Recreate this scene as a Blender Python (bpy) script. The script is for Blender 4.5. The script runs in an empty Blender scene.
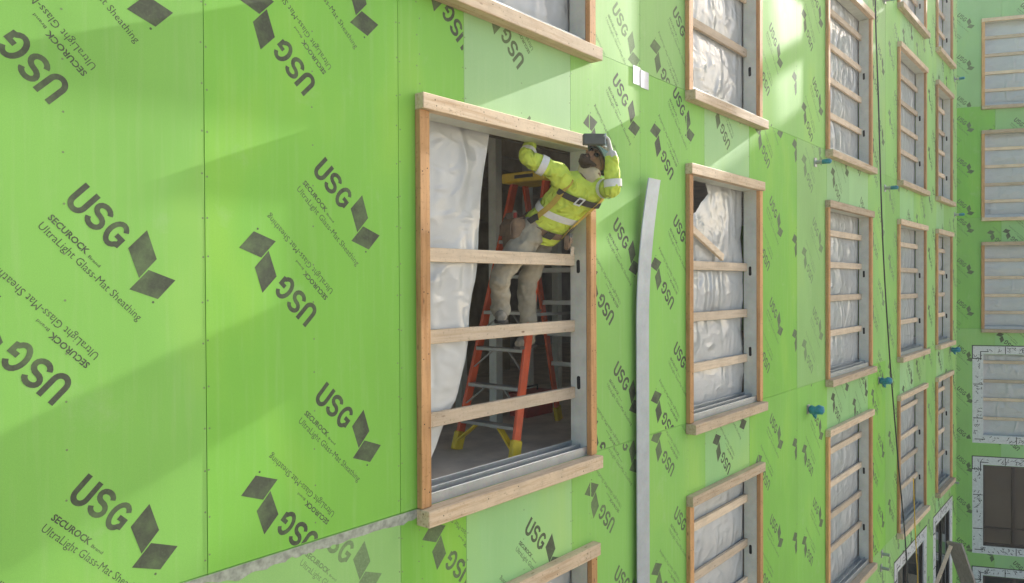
import bpy, math, random
import numpy as np
from mathutils import Vector, Matrix, noise
random.seed(7)
sc = bpy.context.scene
col = sc.collection
ZC = 11.4                      # eye level of the camera above the ground; heights below are written relative to it

# ------------------------------------------------------------------ camera
D = 3.418
yaw, pitch, roll = math.radians(39.3), math.radians(0.555), 0.0045
fw = Vector((math.cos(yaw)*math.cos(pitch), math.sin(yaw)*math.cos(pitch), -math.sin(pitch)))
r0 = Vector((math.sin(yaw), -math.cos(yaw), 0)); u0 = r0.cross(fw)
rt = r0*math.cos(roll) - u0*math.sin(roll); up = rt.cross(fw)
cd = bpy.data.cameras.new('camera'); cam = bpy.data.objects.new('camera', cd); col.objects.link(cam)
M = Matrix((rt, up, -fw)).transposed().to_4x4(); M.translation = Vector((0, -D, ZC)); cam.matrix_world = M
cd.sensor_width = 36; cd.lens = 763/1024*36; cd.clip_start = 0.05; cd.clip_end = 3000
sc.camera = cam

# ------------------------------------------------------------------ light
SUN = Vector((1.0, -0.048, 0.43)).normalized()
w = bpy.data.worlds.new('World'); sc.world = w; w.use_nodes = True
nt = w.node_tree; nt.nodes.clear()
sky = nt.nodes.new('ShaderNodeTexSky'); sky.sky_type = 'NISHITA'; sky.sun_disc = False
sky.sun_elevation = math.asin(SUN.z); sky.sun_rotation = math.atan2(SUN.x, SUN.y)
sky.air_density = 1.0; sky.dust_density = 3.6; sky.ozone_density = 1.0
bg = nt.nodes.new('ShaderNodeBackground'); bg.inputs[1].default_value = 0.095
wo = nt.nodes.new('ShaderNodeOutputWorld')
nt.links.new(sky.outputs[0], bg.inputs[0]); nt.links.new(bg.outputs[0], wo.inputs[0])
sd = bpy.data.lights.new('sun', 'SUN'); sd.energy = 5.0; sd.angle = math.radians(0.55); sd.color = (1, .96, .89)
so = bpy.data.objects.new('sun', sd); col.objects.link(so); so.location = (40, -3, ZC+20)
so.rotation_euler = (-SUN).to_track_quat('-Z', 'Y').to_euler()
sc.view_settings.view_transform = 'Standard'; sc.view_settings.look = 'None'
sc.view_settings.exposure = 1.70; sc.view_settings.gamma = 1.0; sc.view_settings.use_curve_mapping = False

# ------------------------------------------------------------------ materials
def new_mat(name):
    m = bpy.data.materials.new(name); m.use_nodes = True
    n = m.node_tree.nodes; return m, n, m.node_tree.links, n['Principled BSDF']
def tex_noise(n, l, vec, scale, detail=3, rough=.55):
    t = n.new('ShaderNodeTexNoise'); t.inputs['Scale'].default_value = scale
    t.inputs['Detail'].default_value = detail; t.inputs['Roughness'].default_value = rough
    l.new(vec, t.inputs['Vector']); return t.outputs['Fac']
def ramp(n, l, fac, stops):
    r = n.new('ShaderNodeValToRGB'); e = r.color_ramp.elements
    while len(e) < len(stops): e.new(.5)
    for i, (p, c) in enumerate(stops): e[i].position = p; e[i].color = (*c, 1) if len(c) == 3 else c
    l.new(fac, r.inputs[0]); return r.outputs[0]
def mix(n, l, fac, a, b, mode='MIX'):
    x = n.new('ShaderNodeMix'); x.data_type = 'RGBA'; x.blend_type = mode
    for s, v in ((0, fac), (6, a), (7, b)):
        if hasattr(v, 'is_linked'): l.new(v, x.inputs[s])
        elif isinstance(v, (int, float)): x.inputs[s].default_value = v
        else: x.inputs[s].default_value = (*v, 1)
    return x.outputs[2]
def mapping(n, l, scale=(1, 1, 1), rot=(0, 0, 0)):
    tc = n.new('ShaderNodeTexCoord'); mp = n.new('ShaderNodeMapping')
    mp.inputs['Scale'].default_value = scale; mp.inputs['Rotation'].default_value = rot
    l.new(tc.outputs['Object'], mp.inputs[0]); return mp.outputs[0]
def bump(n, l, h, p, strength=.3, dist=.01):
    b = n.new('ShaderNodeBump'); b.inputs['Strength'].default_value = strength; b.inputs['Distance'].default_value = dist
    l.new(h, b.inputs['Height']); l.new(b.outputs[0], p.inputs['Normal'])
def basic(name, c, rough=.6, metal=0., var=.15, scale=12, bmp=0., coat=0.):
    m, n, l, p = new_mat(name); v = mapping(n, l)
    f = tex_noise(n, l, v, scale, 5)
    dk = tuple(x*(1-var) for x in c); lt = tuple(min(1, x*(1+var)) for x in c)
    l.new(ramp(n, l, f, [(.3, dk), (.7, lt)]), p.inputs['Base Color'])
    p.inputs['Roughness'].default_value = rough; p.inputs['Metallic'].default_value = metal
    if bmp: bump(n, l, f, p, bmp, .005)
    return m
def sheathing(name, c, lime, seed):
    m, n, l, p = new_mat(name)
    v = mapping(n, l); tint = n.new('ShaderNodeObjectInfo')
    big = tex_noise(n, l, mapping(n, l, (.9, .9, .45)), 1.3, 3, .5)
    c1 = ramp(n, l, big, [(.32, tuple(x*.9 for x in c)), (.55, c), (.72, lime)])
    # every board leaves the plant in a slightly different tone
    hv = n.new('ShaderNodeHueSaturation'); l.new(c1, hv.inputs['Color'])
    mr = n.new('ShaderNodeMapRange'); mr.inputs[3].default_value = .93; mr.inputs[4].default_value = 1.06
    l.new(tint.outputs['Random'], mr.inputs[0]); l.new(mr.outputs[0], hv.inputs['Value'])
    mr2 = n.new('ShaderNodeMapRange'); mr2.inputs[3].default_value = .9; mr2.inputs[4].default_value = 1.04
    mm = n.new('ShaderNodeMath'); mm.operation = 'FRACT'; mu = n.new('ShaderNodeMath'); mu.operation = 'MULTIPLY'; mu.inputs[1].default_value = 7.3
    l.new(tint.outputs['Random'], mu.inputs[0]); l.new(mu.outputs[0], mm.inputs[0]); l.new(mm.outputs[0], mr2.inputs[0]); l.new(mr2.outputs[0], hv.inputs['Saturation'])
    streak = tex_noise(n, l, mapping(n, l, (9, 9, .5)), 3, 4, .6)
    dust = ramp(n, l, streak, [(.5, (0, 0, 0)), (.9, (.16,)*3)])
    c2 = mix(n, l, dust, hv.outputs[0], (.52, .62, .40))
    sm = ramp(n, l, tex_noise(n, l, v, 2.6, 6, .65), [(.60, (0, 0, 0)), (.8, (.3,)*3)])
    c3 = mix(n, l, sm, c2, (.45, .56, .36))
    fib = tex_noise(n, l, mapping(n, l, (90, 90, 90)), 3, 3, .6)
    c4 = mix(n, l, .10, c3, ramp(n, l, fib, [(.3, (.05, .12, .02)), (.7, (.8, .9, .6))]), 'OVERLAY')
    l.new(c4, p.inputs['Base Color'])
    p.inputs['Roughness'].default_value = .68; p.inputs['Specular IOR Level'].default_value = .35
    bow = tex_noise(n, l, mapping(n, l, (1, 1, .7)), 1.1, 2, .4)
    b1 = n.new('ShaderNodeBump'); b1.inputs['Strength'].default_value = 1; b1.inputs['Distance'].default_value = .007
    l.new(bow, b1.inputs['Height'])
    b2 = n.new('ShaderNodeBump'); b2.inputs['Strength'].default_value = .25; b2.inputs['Distance'].default_value = .0007
    l.new(fib, b2.inputs['Height']); l.new(b1.outputs[0], b2.inputs['Normal']); l.new(b2.outputs[0], p.inputs['Normal'])
    return m
def ink(name, c):
    m, n, l, p = new_mat(name); v = mapping(n, l)
    f = tex_noise(n, l, v, 70, 6, .7)
    c1 = ramp(n, l, f, [(.3, tuple(x*.75 for x in c)), (.58, c), (.74, tuple(x*1.7 for x in c))])
    wear = ramp(n, l, tex_noise(n, l, v, 5.5, 5, .65), [(.45, (0, 0, 0)), (.75, (.45,)*3)])
    l.new(mix(n, l, wear, c1, (.22, .36, .13)), p.inputs['Base Color'])
    p.inputs['Roughness'].default_value = .75; p.inputs['Specular IOR Level'].default_value = .25
    return m
def wood(name, axis, pale, dark, knot=(.16, .08, .035)):
    m, n, l, p = new_mat(name)
    s = [14, 14, 14]; s[axis] = .8
    ti = n.new('ShaderNodeObjectInfo')
    tc = n.new('ShaderNodeTexCoord'); ad = n.new('ShaderNodeVectorMath'); ad.operation = 'ADD'
    sc_ = n.new('ShaderNodeVectorMath'); sc_.operation = 'SCALE'; sc_.inputs[0].default_value = (3, 5, 7)
    l.new(ti.outputs['Random'], sc_.inputs['Scale']); l.new(tc.outputs['Object'], ad.inputs[0]); l.new(sc_.outputs[0], ad.inputs[1])
    mp = n.new('ShaderNodeMapping'); mp.inputs['Scale'].default_value = s; l.new(ad.outputs[0], mp.inputs[0])
    g = tex_noise(n, l, mp.outputs[0], 3, 6, .65)
    c1 = ramp(n, l, g, [(.3, dark), (.5, pale), (.72, tuple(min(1, x*1.12) for x in pale))])
    mp2 = n.new('ShaderNodeMapping'); k = [9, 9, 9]; k[axis] = 3.4; mp2.inputs['Scale'].default_value = k; l.new(ad.outputs[0], mp2.inputs[0])
    vo = n.new('ShaderNodeTexVoronoi'); vo.inputs['Scale'].default_value = 1; l.new(mp2.outputs[0], vo.inputs['Vector'])
    kf = ramp(n, l, vo.outputs['Distance'], [(.03, (.85,)*3), (.09, (0, 0, 0))])
    c2 = mix(n, l, kf, c1, knot)
    mo = ramp(n, l, tex_noise(n, l, mapping(n, l, (3, 3, 3)), 2, 4), [(.4, (0, 0, 0)), (.8, (.5,)*3)])
    c3 = mix(n, l, mo, c2, tuple(x*.62 for x in pale))
    spk = ramp(n, l, tex_noise(n, l, mapping(n, l, (30, 30, 30)), 1.6, 4, .7), [(.59, (0, 0, 0)), (.70, (.55,)*3)])
    c3 = mix(n, l, spk, c3, tuple(x*.4 for x in dark))
    hv = n.new('ShaderNodeHueSaturation'); l.new(c3, hv.inputs['Color'])
    mr = n.new('ShaderNodeMapRange'); mr.inputs[3].default_value = .74; mr.inputs[4].default_value = 1.16
    l.new(ti.outputs['Random'], mr.inputs[0]); l.new(mr.outputs[0], hv.inputs['Value'])
    l.new(hv.outputs[0], p.inputs['Base Color']); p.inputs['Roughness'].default_value = .72; p.inputs['Specular IOR Level'].default_value = .3
    bump(n, l, g, p, .25, .003); return m
def ridged(n, l, vec, scale, detail=3, dist=.6):
    t = n.new('ShaderNodeTexNoise'); t.noise_type = 'RIDGED_MULTIFRACTAL'; t.normalize = True
    t.inputs['Scale'].default_value = scale; t.inputs['Detail'].default_value = detail; t.inputs['Distortion'].default_value = dist
    l.new(vec, t.inputs['Vector']); return t.outputs['Fac']
def plastic(name, c):
    m, n, l, p = new_mat(name)
    a = tex_noise(n, l, mapping(n, l, (1, 1, 1.6), (0, .5, 0)), 3, 4, .55)
    l.new(ramp(n, l, a, [(.3, tuple(x*.86 for x in c)), (.65, c)]), p.inputs['Base Color'])
    p.inputs['Roughness'].default_value = .18; p.inputs['Specular IOR Level'].default_value = .8
    k1 = ridged(n, l, mapping(n, l, (1.6, 1, .7), (0, .45, 0)), 2.2, 3, .8)
    k2 = ridged(n, l, mapping(n, l, (1, 1, 1.8), (0, -.6, 0)), 5, 2, .5)
    b1 = n.new('ShaderNodeBump'); b1.inputs['Strength'].default_value = .8; b1.inputs['Distance'].default_value = .06; l.new(k1, b1.inputs['Height'])
    b2 = n.new('ShaderNodeBump'); b2.inputs['Strength'].default_value = .7; b2.inputs['Distance'].default_value = .025; l.new(k2, b2.inputs['Height'])
    l.new(b1.outputs[0], b2.inputs['Normal']); l.new(b2.outputs[0], p.inputs['Normal'])
    tr = n.new('ShaderNodeBsdfTranslucent'); tr.inputs[0].default_value = (.85, .88, .88, 1)
    ms = n.new('ShaderNodeMixShader'); ms.inputs[0].default_value = .33
    l.new(p.outputs[0], ms.inputs[1]); l.new(tr.outputs[0], ms.inputs[2]); l.new(ms.outputs[0], n['Material Output'].inputs[0])
    return m
def cloth(name, c, dist=.02, scale=6, var=.1):
    m, n, l, p = new_mat(name); v = mapping(n, l)
    f = tex_noise(n, l, v, 9, 5)
    l.new(ramp(n, l, f, [(.3, tuple(x*(1-var) for x in c)), (.7, tuple(min(1, x*(1+var)) for x in c))]), p.inputs['Base Color'])
    p.inputs['Roughness'].default_value = .85; p.inputs['Specular IOR Level'].default_value = .2
    k = ridged(n, l, mapping(n, l, (1, 1, 1), (.5, .7, .2)), scale, 2, 1.0)
    bump(n, l, k, p, .9, dist); return m
def galv(name, c=(.38, .41, .42), rough=.42, metal=.7):
    m, n, l, p = new_mat(name); v = mapping(n, l)
    vo = n.new('ShaderNodeTexVoronoi'); vo.inputs['Scale'].default_value = 55; l.new(v, vo.inputs['Vector'])
    f = tex_noise(n, l, v, 7, 5)
    c1 = ramp(n, l, f, [(.3, tuple(x*.88 for x in c)), (.7, tuple(x*1.06 for x in c))])
    l.new(mix(n, l, .07, c1, vo.outputs['Color'], 'SOFT_LIGHT'), p.inputs['Base Color'])
    p.inputs['Metallic'].default_value = metal; p.inputs['Roughness'].default_value = rough
    return m
def glass_dark(name):
    m, n, l, p = new_mat(name)
    f = tex_noise(n, l, mapping(n, l), .7, 2)
    l.new(ramp(n, l, f, [(.3, (.012, .016, .016)), (.7, (.03, .036, .034))]), p.inputs['Base Color'])
    p.inputs['Roughness'].default_value = .04; p.inputs['IOR'].default_value = 1.5
    bump(n, l, f, p, .1, .03); return m

MT = {}
MT['sat'] = sheathing('sheathing_green', (.212, .51, .07), (.275, .56, .07), 1)
MT['mid'] = sheathing('sheathing_mid_green', (.265, .53, .135), (.31, .565, .12), 2)
MT['pale'] = sheathing('sheathing_pale_green', (.30, .555, .225), (.35, .59, .19), 3)
MT['inkd'] = ink('ink_dark', (.075, .09, .058))
MT['inkm'] = ink('ink_worn', (.115, .16, .08))
MT['inkf'] = ink('ink_faded', (.185, .28, .13))
MT['wh'] = wood('pine_along', 0, (.62, .49, .335), (.46, .31, .175))
MT['wv'] = wood('pine_upright', 2, (.58, .33, .14), (.43, .20, .07))
MT['rail'] = wood('pine_rail', 0, (.66, .545, .40), (.54, .42, .28))
MT['plas'] = plastic('poly_sheeting', (.70, .74, .745))
MT['galv'] = galv('galvanised_steel')
MT['galvp'] = galv('galvanised_strip', (.36, .41, .44), .5, .3)
MT['stud'] = galv('steel_stud_dull', (.60, .63, .56), .5, .25)
MT['slot'] = basic('slot_dark', (.012, .012, .012), .9)
MT['screw'] = basic('screw_head', (.17, .24, .10), .5, .4)
MT['core'] = basic('wall_core', (.10, .10, .09), .9)
MT['conc'] = basic('concrete', (.30, .29, .27), .85, var=.25, scale=3, bmp=.3)
MT['floor'] = basic('slab_floor', (.62, .54, .44), .8, var=.22, scale=3, bmp=.2)
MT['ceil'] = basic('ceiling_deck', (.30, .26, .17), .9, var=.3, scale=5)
MT['smear'] = basic('grey_joint_smear', (.33, .36, .29), .9, var=.35, scale=22, bmp=.4)
MT['black'] = basic('black_tape', (.012, .013, .013), .55)
MT['tape'] = basic('white_flashing_tape', (.60, .62, .62), .5, var=.12, scale=18)
MT['frame'] = basic('dark_bronze_frame', (.014, .012, .011), .4)
MT['glass'] = glass_dark('window_glass')
MT['foil'] = galv('foil_tape', (.34, .37, .42), .45, .4)
MT['teal'] = basic('teal_tape', (.02, .22, .33), .45, var=.3, scale=30, bmp=.4)
MT['tube'] = galv('bracket_steel', (.42, .44, .43), .5)
MT['cable'] = basic('cable_rubber', (.025, .028, .03), .6)
MT['yel'] = basic('yellow_cord', (.62, .42, .02), .6)
MT['orange'] = basic('ladder_orange', (.60, .095, .028), .42, var=.2, scale=9)
MT['lyel'] = basic('ladder_yellow', (.68, .50, .03), .5, var=.15)
MT['alu'] = galv('ladder_aluminium', (.46, .46, .42), .5)
MT['plank'] = wood('grey_board', 2, (.40, .37, .32), (.30, .27, .23))
MT['ground'] = basic('site_ground', (.33, .27, .19), .95, var=.35, scale=.6, bmp=.5)
MT['hivis'] = cloth('hivis_cloth', (.56, .71, .10), .055, 11)
MT['refl'] = basic('reflective_tape', (.66, .68, .66), .35, var=.08, scale=25)
MT['khaki'] = cloth('khaki_cloth', (.33, .305, .235), .03, 7, .2)
MT['boot'] = basic('dusty_boot', (.27, .245, .19), .85, var=.3, scale=16)
MT['sole'] = basic('boot_sole', (.07, .06, .05), .85)
MT['skin'] = basic('skin', (.20, .11, .07), .55, var=.12, scale=15)
MT['beard'] = basic('dark_beard', (.045, .028, .018), .9)
MT['lens'] = basic('tinted_lens', (.015, .012, .01), .12)
MT['glove'] = basic('grey_glove', (.50, .49, .46), .85, var=.2, scale=30)
MT['hat'] = basic('teal_hard_hat', (.13, .22, .22), .35, var=.12, scale=8)
MT['gaiter'] = cloth('beige_gaiter', (.50, .43, .33), .015, 12)
MT['leather'] = basic('brown_leather', (.17, .115, .07), .7, var=.3, scale=18, bmp=.2)
MT['strapy'] = basic('mustard_webbing', (.50, .36, .06), .8)
MT['strapd'] = basic('charcoal_webbing', (.045, .042, .035), .8)
MT['tool'] = basic('dark_grey_tool', (.085, .095, .085), .55)
MT['red'] = basic('red_handle', (.33, .035, .02), .5)

# ------------------------------------------------------------------ mesh helpers
class MB:
    def __init__(s): s.v = []; s.f = []
    def add(s, vs, fs):
        o = len(s.v); s.v += [tuple(x) for x in vs]; s.f += [tuple(i+o for i in f) for f in fs]
    def box(s, x0, x1, y0, y1, z0, z1):
        s.add([(x, y, z) for x in (x0, x1) for y in (y0, y1) for z in (z0, z1)],
              [(0, 1, 3, 2), (4, 6, 7, 5), (0, 4, 5, 1), (2, 3, 7, 6), (0, 2, 6, 4), (1, 5, 7, 3)])
    def cbox(s, x0, x1, y0, y1, z0, z1, c=.004, M=None):
        # chamfered box
        X = (x0, x1); Y = (y0, y1); Z = (z0, z1); vs = []; idx = {}
        for i in (0, 1):
            for j in (0, 1):
                for k in (0, 1):
                    sx, sy, sz = (1, -1)[i], (1, -1)[j], (1, -1)[k]
                    for a in range(3):
                        p = [X[i]+sx*c, Y[j]+sy*c, Z[k]+sz*c]; p[a] = (X, Y, Z)[a][(i, j, k)[a]]
                        idx[i, j, k, a] = len(vs); vs.append(p)
        fs = []
        for i in (0, 1):
            fs.append([idx[i, 0, 0, 0], idx[i, 1, 0, 0], idx[i, 1, 1, 0], idx[i, 0, 1, 0]])
            fs.append([idx[0, i, 0, 1], idx[1, i, 0, 1], idx[1, i, 1, 1], idx[0, i, 1, 1]])
            fs.append([idx[0, 0, i, 2], idx[1, 0, i, 2], idx[1, 1, i, 2], idx[0, 1, i, 2]])
            for j in (0, 1):
                fs.append([idx[0, i, j, 1], idx[1, i, j, 1], idx[1, i, j, 2], idx[0, i, j, 2]])
                fs.append([idx[i, 0, j, 0], idx[i, 1, j, 0], idx[i, 1, j, 2], idx[i, 0, j, 2]])
                fs.append([idx[i, j, 0, 0], idx[i, j, 1, 0], idx[i, j, 1, 1], idx[i, j, 0, 1]])
                for k in (0, 1): fs.append([idx[i, j, k, 0], idx[i, j, k, 1], idx[i, j, k, 2]])
        if M is not None: vs = [M @ Vector(p) for p in vs]
        s.add(vs, fs)
    def bar(s, a, b, wx, wy, side=(0, 0, 1), c=.003):
        # box beam from a to b; wx along 'side', wy across
        a = Vector(a); b = Vector(b); t = (b-a).normalized(); n = Vector(side); n = (n-n.dot(t)*t).normalized(); m = t.cross(n)
        Mx = Matrix((n, m, t)).transposed().to_4x4(); Mx.translation = a
        s.cbox(-wx/2, wx/2, -wy/2, wy/2, 0, (b-a).length, c, Mx)
    def tube(s, path, radii, seg=12, cap=True, ref=None, smooth=0):
        P = [Vector(p) for p in path]; R = [(q, q) if isinstance(q, (int, float)) else q for q in radii]
        if smooth:
            Q = []; RR = []
            for i in range(len(P)-1):
                p0 = P[max(i-1, 0)]; p1 = P[i]; p2 = P[i+1]; p3 = P[min(i+2, len(P)-1)]
                for k in range(smooth):
                    t = k/smooth
                    Q.append(.5*((2*p1)+(p2-p0)*t+(2*p0-5*p1+4*p2-p3)*t*t+(3*p1-p0-3*p2+p3)*t**3))
                    RR.append(tuple(R[i][j]*(1-t)+R[i+1][j]*t for j in (0, 1)))
            Q.append(P[-1]); RR.append(R[-1]); P, R = Q, RR
        t0 = (P[1]-P[0]).normalized(); n = Vector(ref) if ref is not None else t0.orthogonal()
        rings = []
        for i, p in enumerate(P):
            t = (P[min(i+1, len(P)-1)]-P[max(i-1, 0)]).normalized()
            n = (n-n.dot(t)*t).normalized(); b = t.cross(n)
            rings.append([p+n*(R[i][0]*math.cos(2*math.pi*k/seg))+b*(R[i][1]*math.sin(2*math.pi*k/seg)) for k in range(seg)])
        s.loft(rings, cap)
    def loft(s, rings, cap=True):
        seg = len(rings[0]); vs = [v for r in rings for v in r]; fs = []
        for i in range(len(rings)-1):
            for k in range(seg):
                a = i*seg+k; b = i*seg+(k+1) % seg; fs.append((a, b, b+seg, a+seg))
        if cap: fs.append(tuple(range(seg))[::-1]); fs.append(tuple((len(rings)-1)*seg+k for k in range(seg)))
        s.add(vs, fs)
    def ball(s, c, rx, ry, rz, M3=None, seg=14, rg=9):
        vs = []; fs = []
        for i in range(rg+1):
            a = math.pi*i/rg
            for k in range(seg):
                b = 2*math.pi*k/seg
                p = Vector((rx*math.sin(a)*math.cos(b), ry*math.sin(a)*math.sin(b), rz*math.cos(a)))
                if M3 is not None: p = M3 @ p
                vs.append(Vector(c)+p)
        for i in range(rg):
            for k in range(seg):
                a = i*seg+k; b = i*seg+(k+1) % seg; fs.append((a, b, b+seg, a+seg))
        s.add(vs, fs)
    def ribbon(s, pts, nrm, width, th):
        # flat strap following pts, lying against a surface with outward normals nrm
        P = [Vector(p) for p in pts]; vs = []; fs = []
        for i, p in enumerate(P):
            t = (P[min(i+1, len(P)-1)]-P[max(i-1, 0)]).normalized(); n = Vector(nrm[i]); n = (n-n.dot(t)*t).normalized(); b = t.cross(n)
            vs += [p-b*width/2, p+b*width/2, p+b*width/2+n*th, p-b*width/2+n*th]
        for i in range(len(P)-1):
            for k in range(4): a = i*4+k; b = i*4+(k+1) % 4; fs.append((a, b, b+4, a+4))
        fs += [(3, 2, 1, 0), tuple(len(vs)-4+k for k in range(4))]
        s.add(vs, fs)
    def build(s, name, mat, parent=None, zoff=ZC, smooth=False, kind=None):
        me = bpy.data.meshes.new(name)
        o0 = parent['_o'] if parent is not None and '_o' in parent else (0, 0, 0)
        me.from_pydata([(x-o0[0], y-o0[1], z+zoff-o0[2]) for x, y, z in s.v], [], s.f)
        me.materials.append(MT[mat] if isinstance(mat, str) else mat)
        if smooth: me.polygons.foreach_set('use_smooth', [True]*len(me.polygons))
        import bmesh
        if len(s.f) < 60000:
            bm = bmesh.new(); bm.from_mesh(me); bmesh.ops.recalc_face_normals(bm, faces=bm.faces); bm.to_mesh(me); bm.free()
        me.update(); return link(name, me, parent, kind)
def link(name, me, parent=None, kind=None):
    o = bpy.data.objects.new(name, me); col.objects.link(o)
    if parent is not None:
        o.parent = parent
        if '_o' in parent: o['_o'] = list(parent['_o'])
    if kind: o['kind'] = kind
    return o
def root(name, loc, label, cat, group=None, rz=0, local=False):
    o = bpy.data.objects.new(name, None); col.objects.link(o); o.location = loc; o.rotation_euler = (0, 0, rz)
    o['label'] = label; o['category'] = cat
    if group: o['group'] = group
    o['_o'] = [0, 0, 0] if local else list(loc)
    o.empty_display_size = .2
    return o
def tag(o, label, cat, group=None):
    o['label'] = label; o['category'] = cat
    if group: o['group'] = group
def one(mb, name, mat, loc, label, cat, smooth=False):
    class F(dict): pass
    h = {'_o': list(loc)}
    o = mb.build(name, mat, None, smooth=smooth)
    o.data.transform(Matrix.Translation(-Vector(loc))); o.location = loc
    tag(o, label, cat); return o

# ------------------------------------------------------------------ ground
g = MB(); g.box(-600, 600, -600, 600, -.5, 0); go = g.build('ground', 'ground', None, 0); go['kind'] = 'structure'

# ------------------------------------------------------------------ printed mark (metres, text frame: t along the words, n up)
def stroke(pts, wdt):
    P = [Vector(p) for i, p in enumerate(pts) if i == 0 or (Vector(p)-Vector(pts[i-1])).length > 1e-4]; L = []; R = []
    for i, p in enumerate(P):
        d1 = (P[i]-P[i-1]).normalized() if i else (P[1]-P[0]).normalized()
        d2 = (P[i+1]-P[i]).normalized() if i < len(P)-1 else d1
        n1 = Vector((-d1.y, d1.x)); n2 = Vector((-d2.y, d2.x)); m = (n1+n2).normalized(); k = min(1/max(m.dot(n1), .35), 2)
        L.append(p+m*wdt/2*k); R.append(p-m*wdt/2*k)
    out = []
    for i in range(len(P)-1): out += [(L[i], R[i], R[i+1]), (L[i], R[i+1], L[i+1])]
    return out
def arc(cx, cy, rx, ry, a0, a1, n=12):
    return [(cx+rx*math.cos(math.radians(a0+(a1-a0)*i/n)), cy+ry*math.sin(math.radians(a0+(a1-a0)*i/n))) for i in range(n+1)]
def text_tris(body, x0, x1, base, cap, res, bold=0.):
    cu = bpy.data.curves.new('t', 'FONT'); cu.body = body; cu.resolution_u = res; cu.offset = bold
    o = bpy.data.objects.new('t', cu); col.objects.link(o); bpy.context.view_layer.update()
    me = bpy.data.meshes.new_from_object(o.evaluated_get(bpy.context.evaluated_depsgraph_get()))
    me.calc_loop_triangles()
    v = np.array([p.co[:2] for p in me.vertices]); t = np.array([q.vertices for q in me.loop_triangles])
    bpy.data.objects.remove(o); bpy.data.curves.remove(cu); bpy.data.meshes.remove(me)
    lo, hi = v[:, 0].min(), v[:, 0].max()
    capH = .69
    v = np.stack([x0+(v[:, 0]-lo)/(hi-lo)*(x1-x0), base+v[:, 1]/capH*cap], 1)
    return v[t]
def mark_template(res):
    T = []
    def sh(pts, dx): return [(x+dx, y-.056) for x, y in pts]
    T += stroke(sh([(.0115, .126), (.0115, .042)]+arc(.0415, .042, .030, .032, 180, 360)+[(.0715, .126)], -.312), .024)
    T += stroke(sh(arc(.043, .092, .031, .0245, 12, 270, 12)+arc(.043, .040, .032, .0275, 88, -168, 12), -.220), .023)
    T += stroke(sh(arc(.045, .063, .034, .0525, 38, 318, 16)+[(.079, .030), (.079, .060), (.047, .060)], -.122), .023)
    for q in ([(0, 0), (0, .118), (.121, .057), (.125, -.060)], [(.129, -.004), (.249, .050), (.251, -.068), (.130, -.125)]):
        q = [Vector(p) for p in q]; T += [(q[0], q[1], q[2]), (q[0], q[2], q[3])]
    rg = [Vector((.245+.006*math.cos(a), -.093+.006*math.sin(a))) for a in [k*math.pi/4 for k in range(8)]]
    T += [(rg[0], rg[k], rg[k+1]) for k in range(1, 7)]
    T = np.array([[tuple(p) for p in t] for t in T])
    return np.concatenate([T, text_tris('SECUROCK', -.305, -.100, -.147, .026, res, .03), text_tris('Brand', -.088, -.025, -.148, .0125, res, .012),
                           text_tris('UltraLight Glass-Mat Sheathing', -.305, .255, -.200, .033, res)])
TPL = {2: mark_template(2), 1: mark_template(1)}
C45 = math.sqrt(.5)
def clip_poly(P, ax, lim, keep):
    out = []
    for i in range(len(P)):
        a = P[i]; b = P[(i+1) % len(P)]; da = (a[ax]-lim)*keep; db = (b[ax]-lim)*keep
        if da >= 0: out.append(a)
        if (da >= 0) != (db >= 0):
            t = da/(da-db); out.append((a[0]+(b[0]-a[0])*t, a[1]+(b[1]-a[1])*t))
    return out
def prints(rects, xl, z0, zlo, zhi, res, period=1.225, skip=0.):
    """all marks of one board, cut at its edges -> list of xz polygons"""
    allp = []
    T = TPL[res]
    k0 = int(math.floor((zlo-1-z0)/period)); k1 = int(math.ceil((zhi+1-z0)/period))
    for sh in range(-1, 3):
        for k in range(k0, k1+1):
            for sgn, ax, az in ((1, xl+.868+1.22*sh, z0+k*period), (-1, xl+.388+1.22*sh, z0-.383+k*period)):
                if not any(r[0]-.5 < ax < r[1]+.5 and r[2]-.5 < az < r[3]+.5 for r in rects): continue
                polys = []; X = ax+sgn*(T[..., 0]+T[..., 1])*C45; Z = az+sgn*(-T[..., 0]+T[..., 1])*C45
                for (a, b, c, d) in rects:
                    ins = ((X > a) & (X < b) & (Z > c) & (Z < d)).all(1)
                    out = (X < a).all(1) | (X > b).all(1) | (Z < c).all(1) | (Z > d).all(1)
                    Q = np.stack([X, Z], -1)
                    polys += Q[ins].tolist()
                    for tri in Q[~ins & ~out].tolist():
                        p = tri
                        for axn, lim, kp in ((0, a, 1), (0, b, -1), (1, c, 1), (1, d, -1)):
                            p = clip_poly(p, axn, lim, kp)
                            if len(p) < 3: break
                        if len(p) >= 3: polys.append(p)
                if polys: allp.append(polys)
    return allp
GAP = .0018
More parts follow.
